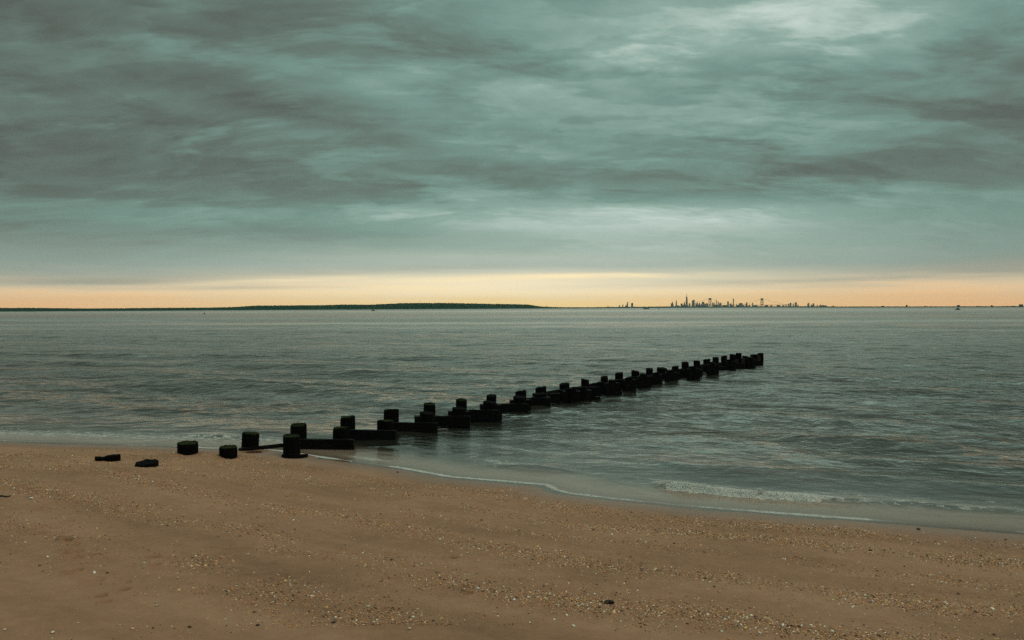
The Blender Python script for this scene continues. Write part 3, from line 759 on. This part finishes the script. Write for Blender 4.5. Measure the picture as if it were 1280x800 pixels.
# woods on it, far too many trees to count
C, S = [], []
nt_ = 0
for _ in range(9000):
    px = random.uniform(-60, 700) if random.random() < 0.8 else random.uniform(700, 1340)
    D_ = interp(SHORE_D, px); q = random.choice([random.uniform(0.004, 0.05), random.uniform(0.03, 0.14), random.uniform(0.11, 0.15)])
    top = (hor(px) - interp(LAND_TOP, px)) / F * D_ * 1.13 + EYE.z
    if px > 690 and random.random() < 0.35: continue
    hh_ = float(np.interp(q, [a for a, _ in fr_], [b for _, b in fr_]))
    base = at_depth(px, hor(px), D_ * (1 + q)); base.z = 0
    zt = top * (0.88 * hh_ + 0.12 * random.uniform(0.6, 1.25))
    r_ = D_ / F * random.uniform(0.55, 1.5) * (0.9 if px < 690 else 0.75)
    C.append((base.x, base.y, zt - r_ * 0.7)); S.append(r_)
C = np.array(C); S = np.array(S)
cc = np.array([0.022, 0.066, 0.046]) * rng.uniform(0.8, 1.2, (len(S), 1))
wm, nt, out = new_mat("far woods"); principled(nt, out, attribute(nt, "tint").outputs["Color"], 0.95, 0.05)
tag(link("distant_woodland", scatter_mesh("distant_woodland", C, S, rng.uniform(0.7, 1.0, len(S)), cc), wm), "dark green woodland covering the far shore", "woodland", kind="stuff")

# ------------------------------------------------------------------ skyline
SKY_D = 16000.0
conc = [simple_mat("tower grey", (0.10, 0.11, 0.10), (0.16, 0.16, 0.15), 0.02, 0.7), simple_mat("tower dark", (0.05, 0.055, 0.05), (0.09, 0.09, 0.08), 0.02, 0.6), simple_mat("tower pale", (0.22, 0.21, 0.19), (0.30, 0.28, 0.25), 0.02, 0.7)]
dark_steel = simple_mat("dark steel", (0.03, 0.032, 0.03), (0.05, 0.05, 0.045), 0.1, 0.6)
def place(px, D_):
    p = at_depth(px, hor(px), D_); return Vector((p.x, p.y, 0.0))
def hz(px, py, D_): return at_depth(px, py, D_).z
def building(px, w, ty, shape, mi, label, D_=None, group="distant skyline buildings"):
    D_ = D_ or SKY_D + random.uniform(-900, 900)
    p = place(px, D_); H = hz(px, ty, D_); W = w * D_ / F; bm = bmesh.new(); dp = W * random.uniform(0.8, 1.2)
    def bx_(x0, x1, z0, z1, k_=1.0): box(bm, (x0 * W, -dp / 2 * k_, z0 * H), (x1 * W, dp / 2 * k_, z1 * H))
    if shape == "slab": bx_(-.5, .5, -.02, .94); bx_(-.28, .2, .941, 1.0, .6)
    elif shape == "step": bx_(-.5, .5, -.02, .62); bx_(-.36, .36, .621, .86, .8); bx_(-.18, .18, .861, 1.0, .5)
    elif shape == "left": bx_(-.5, .1, -.02, 1.0); bx_(.101, .5, -.02, .66, .9)
    elif shape == "right": bx_(-.1, .5, -.02, 1.0); bx_(-.5, -.101, -.02, .7, .9)
    elif shape in ("point", "taper"):
        n = 8; prev = None
        for zz, rr_ in ((-.02, .5), (.55, .46), (.78, .34), (.9, .22), (1.0, .02 if shape == "point" else .16)):
            ring = [bm.verts.new((rr_ * W * math.cos(q * 6.283 / n + .39), rr_ * W * math.sin(q * 6.283 / n + .39), zz * H)) for q in range(n)]
            if prev:
                for q in range(n): bm.faces.new((prev[q], prev[(q + 1) % n], ring[(q + 1) % n], ring[q]))
            else: bm.faces.new(ring[::-1])
            prev = ring
        bm.faces.new(prev)
    elif shape in ("round", "slope"):
        prof_ = [(-.5, .8), (-.42, .9), (-.3, .96), (-.1, 1.0), (.15, 1.0), (.35, .95), (.5, .84)] if shape == "round" else [(-.5, .80), (-.3, .93), (-.05, 1.0), (.5, 1.0)]
        lo_ = [bm.verts.new((a * W, s_ * dp / 2, -.02 * H)) for s_ in (-1, 1) for a, _ in prof_]; hi_ = [bm.verts.new((a * W, s_ * dp / 2, h_ * H)) for s_ in (-1, 1) for a, h_ in prof_]
        n = len(prof_)
        for s_ in (0, n):
            for q in range(n - 1): bm.faces.new((lo_[s_ + q], lo_[s_ + q + 1], hi_[s_ + q + 1], hi_[s_ + q]))
        for q in range(n - 1): bm.faces.new((hi_[q], hi_[q + 1], hi_[n + q + 1], hi_[n + q])); bm.faces.new((lo_[q], lo_[q + 1], lo_[n + q + 1], lo_[n + q]))
        bm.faces.new((lo_[0], hi_[0], hi_[n], lo_[n])); bm.faces.new((lo_[n - 1], hi_[n - 1], hi_[2 * n - 1], lo_[2 * n - 1]))
    o = from_bm("skyline_building", bm, conc[mi], loc=p)
    return tag(o, label, "building", group)
B = [
 (774.4, 1.1, 381.4, "slab", 1, "lowest slim tower, leftmost of the small cluster left of the skyline"),
 (778.6, 1.2, 380.2, "step", 1, "second slim tower from the left in the small cluster left of the skyline"),
 (782.6, 2.0, 381.6, "slab", 0, "low block joined to the tallest tower of the small left cluster"),
 (784.2, 1.6, 377.3, "right", 1, "tallest tower of the small cluster left of the skyline"),
 (790.1, 2.3, 378.5, "round", 1, "wide flat topped tower, rightmost of the small left cluster"),
 (839.4, 1.6, 379.0, "slab", 1, "first tower at the left end of the main skyline, lower of its pair"),
 (841.0, 1.7, 377.5, "left", 0, "second tower at the left end of the main skyline, taller of its pair"),
 (845.4, 1.9, 375.2, "taper", 0, "narrow tapering tower standing apart left of the tallest spired tower"),
 (846.5, 5.0, 381.6, "slab", 2, "low wide block at the foot of the narrow tapering tower"),
 (852.0, 2.2, 379.2, "slab", 1, "flat block, second to the left of the tallest spired tower"),
 (855.6, 1.7, 377.2, "step", 0, "stepped tower touching the left side of the tallest spired tower"),
 (854.8, 5.0, 381.0, "slab", 0, "low wide block under the left side of the tallest spired tower"),
 (861.8, 1.8, 379.0, "slab", 1, "dark block just to the right of the tallest spired tower"),
 (866.6, 3.2, 374.9, "slope", 0, "broad tower with a rounded left shoulder right of the spired tower"),
 (870.2, 1.6, 378.9, "slab", 1, "short block touching the right of the broad round shouldered tower"),
 (871.8, 1.3, 376.5, "point", 0, "small pointed tower right of the broad round shouldered tower"),
 (874.3, 2.2, 378.4, "step", 0, "stepped grey block between the pointed tower and the twin topped block"),
 (877.8, 2.0, 379.0, "slab", 2, "pale low block on the left of the twin topped block"),
 (879.6, 3.8, 377.2, "left", 1, "wide twin topped block in the middle of the skyline"),
 (883.6, 2.4, 378.9, "slab", 0, "block just left of the left bridge tower"),
 (875.5, 9.0, 380.6, "slab", 0, "long low block filling the skyline left of the left bridge tower"),
 (891.0, 1.5, 378.0, "slab", 0, "first block to the right of the left bridge tower"),
 (892.8, 1.0, 377.3, "step", 0, "second slim tower to the right of the left bridge tower"),
 (895.4, 1.3, 374.3, "point", 1, "dark needle pointed tower right of the left bridge tower"),
 (897.7, 1.2, 377.0, "slab", 2, "faint pale tower just right of the dark needle pointed tower"),
 (900.4, 2.8, 378.6, "round", 0, "rounded block second to the right of the dark needle pointed tower"),
 (896.0, 9.0, 380.7, "slab", 0, "long low block under the dark needle pointed tower"),
 (906.0, 5.0, 381.2, "slab", 1, "low flat block between the rounded block and the slab tower"),
 (910.0, 1.7, 376.3, "slab", 1, "dark slab tower left of the very thin pale tower"),
 (914.0, 3.2, 379.4, "left", 0, "low block between the dark slab tower and the thin pale tower"),
 (916.8, 1.2, 372.9, "slab", 2, "very thin pale tower, tallest between the two bridge towers"),
 (920.5, 1.1, 379.0, "point", 0, "small pointed tower right of the very thin pale tower"),
 (922.5, 2.4, 381.0, "slab", 1, "low dark block left of the domed block"),
 (926.0, 4.0, 378.7, "round", 0, "domed wide block between the two bridge towers"),
 (929.6, 1.4, 381.0, "slab", 0, "tiny block just right of the domed block"),
 (933.0, 2.0, 377.9, "right", 1, "dark tower halfway between domed block and right bridge tower"),
 (936.5, 2.2, 381.0, "step", 1, "low stepped block right of the dark halfway tower"),
 (940.7, 1.2, 378.4, "slab", 0, "thin tower, last tall one left of the right bridge tower"),
 (944.2, 4.0, 381.3, "slab", 1, "flat dark block next to the left side of the right bridge tower"),
 (958.0, 3.4, 381.6, "round", 1, "low rounded block right of the right bridge tower"),
 (964.1, 2.0, 381.1, "step", 1, "small stepped block second right of the right bridge tower"),
 (973.0, 3.2, 381.0, "round", 1, "low domed block left of the right hand cluster"),
 (979.0, 2.0, 381.7, "slab", 1, "lowest block just left of the right hand cluster"),
 (982.4, 1.0, 380.1, "slab", 0, "thin tower at the left end of the right hand cluster"),
 (985.7, 1.3, 379.5, "slab", 0, "second tower from the left in the right hand cluster"),
 (988.2, 1.8, 378.6, "round", 1, "third tower from the left in the right hand cluster"),
 (991.6, 1.6, 379.2, "step", 2, "pale stepped tower in the middle of the right hand cluster"),
 (994.7, 2.0, 377.7, "slab", 1, "tallest dark tower of the right hand cluster"),
 (997.4, 1.1, 380.7, "slab", 1, "small block at the right end of the right hand cluster"),
 (1010.3, 2.2, 378.8, "right", 0, "first tower of the last trio right of the right hand cluster"),
 (1014.4, 1.6, 380.8, "slab", 0, "lower middle tower of the last trio at the skyline's right end"),
 (1016.8, 2.1, 379.0, "step", 1, "third stepped tower of the last trio at the skyline's right end"),
 (1021.6, 1.1, 381.1, "slab", 1, "tiny tower just right of the last skyline trio"),
 (1025.5, 1.1, 379.9, "point", 1, "thin pointed tower at the left of the long low terrace"),
 (1028.8, 7.0, 381.5, "slab", 1, "long low terrace block closing the skyline on the right"),
]
for a in B: building(*a)
p = place(858.4, SKY_D - 1000); D_ = SKY_D - 1000
tw = empty("skyscraper", p, "tallest tower of the distant skyline, tapering and topped by a thin spire", "building", "distant skyline buildings")
H = hz(858.4, 371.2, D_); W = 2.5 * D_ / F
bm = bmesh.new(); prev = None
for zz, k1, k2 in ((-.02, .5, .5), (.12, .5, .5), (1.0, .36, .10)):    # square foot, chamfers widening upward
    ring = []
    for (sx_, sy_) in ((1, 1), (-1, 1), (-1, -1), (1, -1)):
        c = k2 if zz > .5 else .46
        qs_ = [(sx_ * k1, sy_ * c * k1 / .5), (sx_ * c * k1 / .5, sy_ * k1)]
        if sx_ * sy_ < 0: qs_.reverse()
        ring += [bm.verts.new((a * W, b_ * W, zz * H)) for a, b_ in qs_]
    if prev:
        for q in range(8): bm.faces.new((prev[q], prev[(q + 1) % 8], ring[(q + 1) % 8], ring[q]))
    else: bm.faces.new(ring[::-1])
    prev = ring
bm.faces.new(prev)
from_bm("tower_body", bm, conc[1], tw)
bm = bmesh.new(); Hs = hz(858.4, 366.2, D_)
bmesh.ops.create_cone(bm, cap_ends=True, segments=8, radius1=W * .13, radius2=W * .04, depth=Hs - H, matrix=Matrix.Translation((0, 0, (Hs + H) / 2)))
from_bm("spire", bm, conc[0], tw)

# suspension bridge in front of the city
D_ = 12500.0
pa, pb = place(887.5, D_), place(952.5, D_ * 0.985)
br = empty("suspension_bridge", (pa.x, pa.y, 0), "distant suspension bridge with two tall portal towers in front of the skyline", "bridge")
sc_ = D_ / F; zt1, zt2 = hz(887.5, 372.6, D_), hz(952.5, 373.0, D_ * .985)
along = (pb - pa); span = along.length; along.normalize()
def bridge_tower(p, zt):
    bm = bmesh.new(); o_ = p - pa
    w_ = 1.15 * sc_; t_ = 0.42 * sc_
    for s_ in (-1, 1): box(bm, (o_.x + s_ * w_ - t_, o_.y - t_, -5), (o_.x + s_ * w_ + t_, o_.y + t_, zt))
    box(bm, (o_.x - w_ + t_ + .3, o_.y - t_ * .9, zt * .80), (o_.x + w_ - t_ - .3, o_.y + t_ * .9, zt * .985))
    box(bm, (o_.x - w_ + t_ + .3, o_.y - t_ * .9, zt * .26), (o_.x + w_ - t_ - .3, o_.y + t_ * .9, zt * .33))
    return from_bm("bridge_tower", bm, dark_steel, br)
bridge_tower(pa, zt1); bridge_tower(pb, zt2)
def bar_between(bm, p, q, r_):
    d_ = q - p; Mx = d_.to_track_quat("Z", "Y").to_matrix().to_4x4(); Mx.translation = (p + q) / 2
    bmesh.ops.create_cone(bm, cap_ends=True, segments=6, radius1=r_, radius2=r_, depth=d_.length * 1.02, matrix=Mx)
deck_z = hz(920, 381.5, D_)
for off in (-12.0, 12.0):
    bm = bmesh.new(); prev = None
    for i in range(-14, 45):
        u = i / 30.0
        if u < 0: zc = zt1 + (deck_z - zt1) * min(1, -u / .45)
        elif u > 1: zc = zt2 + (deck_z - zt2) * min(1, (u - 1) / .45)
        else: zc = deck_z + 4 + (zt1 - deck_z - 4) * (2 * u - 1) ** 2
        c = along * span * u + Vector((0, off, zc))
        if prev is not None: bar_between(bm, prev, c, 0.5)
        prev = c
    from_bm("main_cable", bm, dark_steel, br)
bm = bmesh.new(); bar_between(bm, along * (-.5 * span) + Vector((0, 0, deck_z)), along * (1.5 * span) + Vector((0, 0, deck_z)), 3.0)
from_bm("bridge_deck", bm, dark_steel, br)

# buildings along the nearer shore on the right
for px, w, ty, sh_, label in [(760, 1.6, 382.3, "slab", "low building left of the small cluster, left part of the low shore"), (1041.5, 1.4, 381.6, "slab", "lone small house just right of the skyline's long terrace"),
      (1103.6, 3.2, 381.9, "round", "low rounded building on the empty shore right of the skyline"), (1133.3, 2.2, 380.7, "step", "small stepped building alone on the flat right shore"),
      (1156, 1.5, 382.0, "slab", "tiny square house right of the small stepped building"), (1198, 3.6, 381.0, "slab", "boxy building straight above the boat on the right"),
      (1240, 2.4, 381.2, "left", "square building on the shore between the boat and right edge"), (1276.3, 4.2, 380.0, "slab", "wide box shaped building at the far right edge of the shore"), (1266.5, 4.0, 381.9, "round", "low round roofed building left of the one at the right edge"),
      (1222, 2.2, 382.0, "slab", "low house just right of the building above the boat"), (683.4, 1.1, 381.2, "point", "lone thin tower right of the foot of the wooded hill")]:
    building(px, w * 0.85, ty + 0.35, sh_, 0, label, interp(SHORE_D, px) * 1.08, "buildings along the far shore")
# masts on the hill
for px, ty, label in [(525, 375.0, "thin radio mast on the hill, taller of the two"), (565.8, 377.2, "short mast on the hill, right of the taller one")]:
    D2 = interp(SHORE_D, px) * 1.13; p = place(px, D2); zt = hz(px, ty, D2); z0_ = hz(px, 380.5, D2)
    bm = bmesh.new(); bar_between(bm, Vector((0, 0, z0_ - 3)), Vector((0, 0, zt)), 0.30)
    for zz in (.5, .8): bar_between(bm, Vector((-.9, 0, z0_ + (zt - z0_) * zz)), Vector((.9, 0, z0_ + (zt - z0_) * zz)), .15)
    tag(from_bm("radio_mast", bm, dark_steel, loc=p), label, "mast", "masts on the wooded hill")

# ------------------------------------------------------------------ boats, buoys, gull
hullm = simple_mat("dark hull", (0.02, 0.022, 0.022), (0.04, 0.04, 0.038), 2, 0.5)
cabm = simple_mat("boat cabin", (0.16, 0.16, 0.15), (0.25, 0.25, 0.23), 2, 0.5)
def boat(px, py, w, label, kind, Dm):
    p = place(px, Dm); L = w * Dm / F
    e = empty("motor_boat" if kind != "barge" else "barge", p, label, "boat", "boats on the bay")
    bm = bmesh.new(); prev = None; Hh = L * (.16 if kind != "barge" else .10)
    for u, wd, sh_ in ((-.5, .13, .9), (-.3, .16, .85), (0, .17, .85), (.25, .13, 1.0), (.42, .06, 1.2), (.5, .008, 1.3)):
        if kind == "barge": wd, sh_ = .14 * (0.8 if abs(u) > .4 else 1), 1
        ring = [bm.verts.new((u * L, s_ * wd * L * k_, zz * Hh)) for s_, k_, zz in ((-1, 1, sh_), (-1, .7, -.4), (1, .7, -.4), (1, 1, sh_))]
        if prev:
            for q in range(4): bm.faces.new((prev[q], prev[(q + 1) % 4], ring[(q + 1) % 4], ring[q]))
        else: bm.faces.new(ring)
        prev = ring
    bm.faces.new(prev[::-1])
    from_bm("hull", bm, hullm, e)
    if kind == "barge":
        bm = bmesh.new(); box(bm, (-.44 * L, -.07 * L, Hh * 1.003), (.34 * L, .07 * L, Hh * 1.5)); from_bm("cargo", bm, hullm, e)
        bm = bmesh.new(); box(bm, (.36 * L, -.06 * L, Hh * 1.003), (.44 * L, .06 * L, Hh * 2.0)); from_bm("cabin", bm, hullm, e)
    else:
        bm = bmesh.new(); box(bm, (-.18 * L, -.10 * L, Hh * .9), (.14 * L, .10 * L, Hh * 2.1)); box(bm, (-.22 * L, -.12 * L, Hh * 2.103), (.18 * L, .12 * L, Hh * 2.3)); from_bm("cabin", bm, cabm if kind == "boat" else hullm, e)
        if kind == "tall":
            bm = bmesh.new(); bar_between(bm, Vector((0, 0, Hh * 2.3)), Vector((0, 0, L * .75)), L * .02); bar_between(bm, Vector((-.1 * L, 0, L * .62)), Vector((.1 * L, 0, L * .62)), L * .015); from_bm("mast", bm, hullm, e)
    return e
boat(808, 386.4, 7.5, "long low dark barge on the bay left of the skyline", "barge", 1250)
boat(1197.4, 387.4, 6.4, "small dark boat with a mast on the bay at the right", "tall", 590)
boat(466.3, 389.2, 5.0, "small motor boat with pale cabin below the wooded hill", "boat", 800)
def buoy(px, Dm, w, label):
    p = place(px, Dm); r_ = w * Dm / F / 2
    e = empty("buoy", p, label, "buoy", "buoys on the bay")
    bm = bmesh.new(); bmesh.ops.create_cone(bm, cap_ends=True, segments=12, radius1=r_, radius2=r_ * .8, depth=r_ * 1.1, matrix=Matrix.Translation((0, 0, r_ * .3))); from_bm("float", bm, hullm, e)
    bm = bmesh.new(); bmesh.ops.create_cone(bm, cap_ends=True, segments=8, radius1=r_ * .5, radius2=r_ * .12, depth=r_ * 1.8, matrix=Matrix.Translation((0, 0, r_ * 1.76))); from_bm("topmark", bm, hullm, e)
buoy(255.2, 390, 2.2, "small dark buoy on the water below the left shore")
buoy(823.3, 1350, 1.4, "tiny buoy right of the low dark barge")
gullm = simple_mat("gull grey", (0.10, 0.10, 0.10), (0.18, 0.18, 0.17), 8, 0.7)
D_ = 330.0; p = at_depth(115, 375.5, D_)
bm = bmesh.new(); prev = None
for u, r_ in ((-.22, .01), (-.12, .045), (0, .065), (.12, .055), (.2, .035), (.26, .005)):
    ring = [bm.verts.new((.06 * u, u, 0) + Vector((r_ * math.cos(q * .785), 0, r_ * math.sin(q * .785))) if False else Vector((r_ * math.cos(q * .785), u, r_ * .9 * math.sin(q * .785)))) for q in range(8)]
    if prev:
        for q in range(8): bm.faces.new((prev[q], prev[(q + 1) % 8], ring[(q + 1) % 8], ring[q]))
    else: bm.faces.new(ring)
    prev = ring
bm.faces.new(prev[::-1])
for s_ in (-1, 1):
    prev = None
    for u, c_, zz, yy in ((.04, .13, .03, 0), (.25, .12, .14, .05), (.45, .08, .10, 0), (.62, .02, .0, -.08)):
        ring = [bm.verts.new((s_ * u, yy + a * c_, zz + b_)) for a, b_ in ((1, 0), (0, .012), (-1, 0), (0, -.012))]
        if prev:
            for q in range(4): bm.faces.new((prev[q], prev[(q + 1) % 4], ring[(q + 1) % 4], ring[q]))
        else: bm.faces.new(ring)
        prev = ring
    bm.faces.new(prev[::-1])
g_ = from_bm("gull", bm, gullm, loc=p, smooth=True); g_.rotation_euler = (0, 0.1, 0.3)
tag(g_, "lone gull flying low over the left shore", "bird")

# ------------------------------------------------------------------ sea haze
bm = bmesh.new(); box(bm, (-26000, -26000, -6), (26000, 26000, 330))
m, nt, out = new_mat("haze")
pv = nt.nodes.new("ShaderNodeVolumePrincipled"); pv.inputs["Color"].default_value = (0.86, 0.92, 0.92, 1); pv.inputs["Density"].default_value = 2.2e-5
nt.links.new(pv.outputs[0], out.inputs["Volume"])
m.cycles.homogeneous_volume = True
tag(from_bm("haze", bm, m), kind="stuff")

# ------------------------------------------------------------------ render settings
vs = scene.view_settings
vs.view_transform = "Standard"; vs.look = "None"; vs.exposure = 0.0; vs.gamma = 1.0
scene.render.engine = "CYCLES"
scene.cycles.max_bounces = 6; scene.cycles.transparent_max_bounces = 6
scene.cycles.use_denoising = False
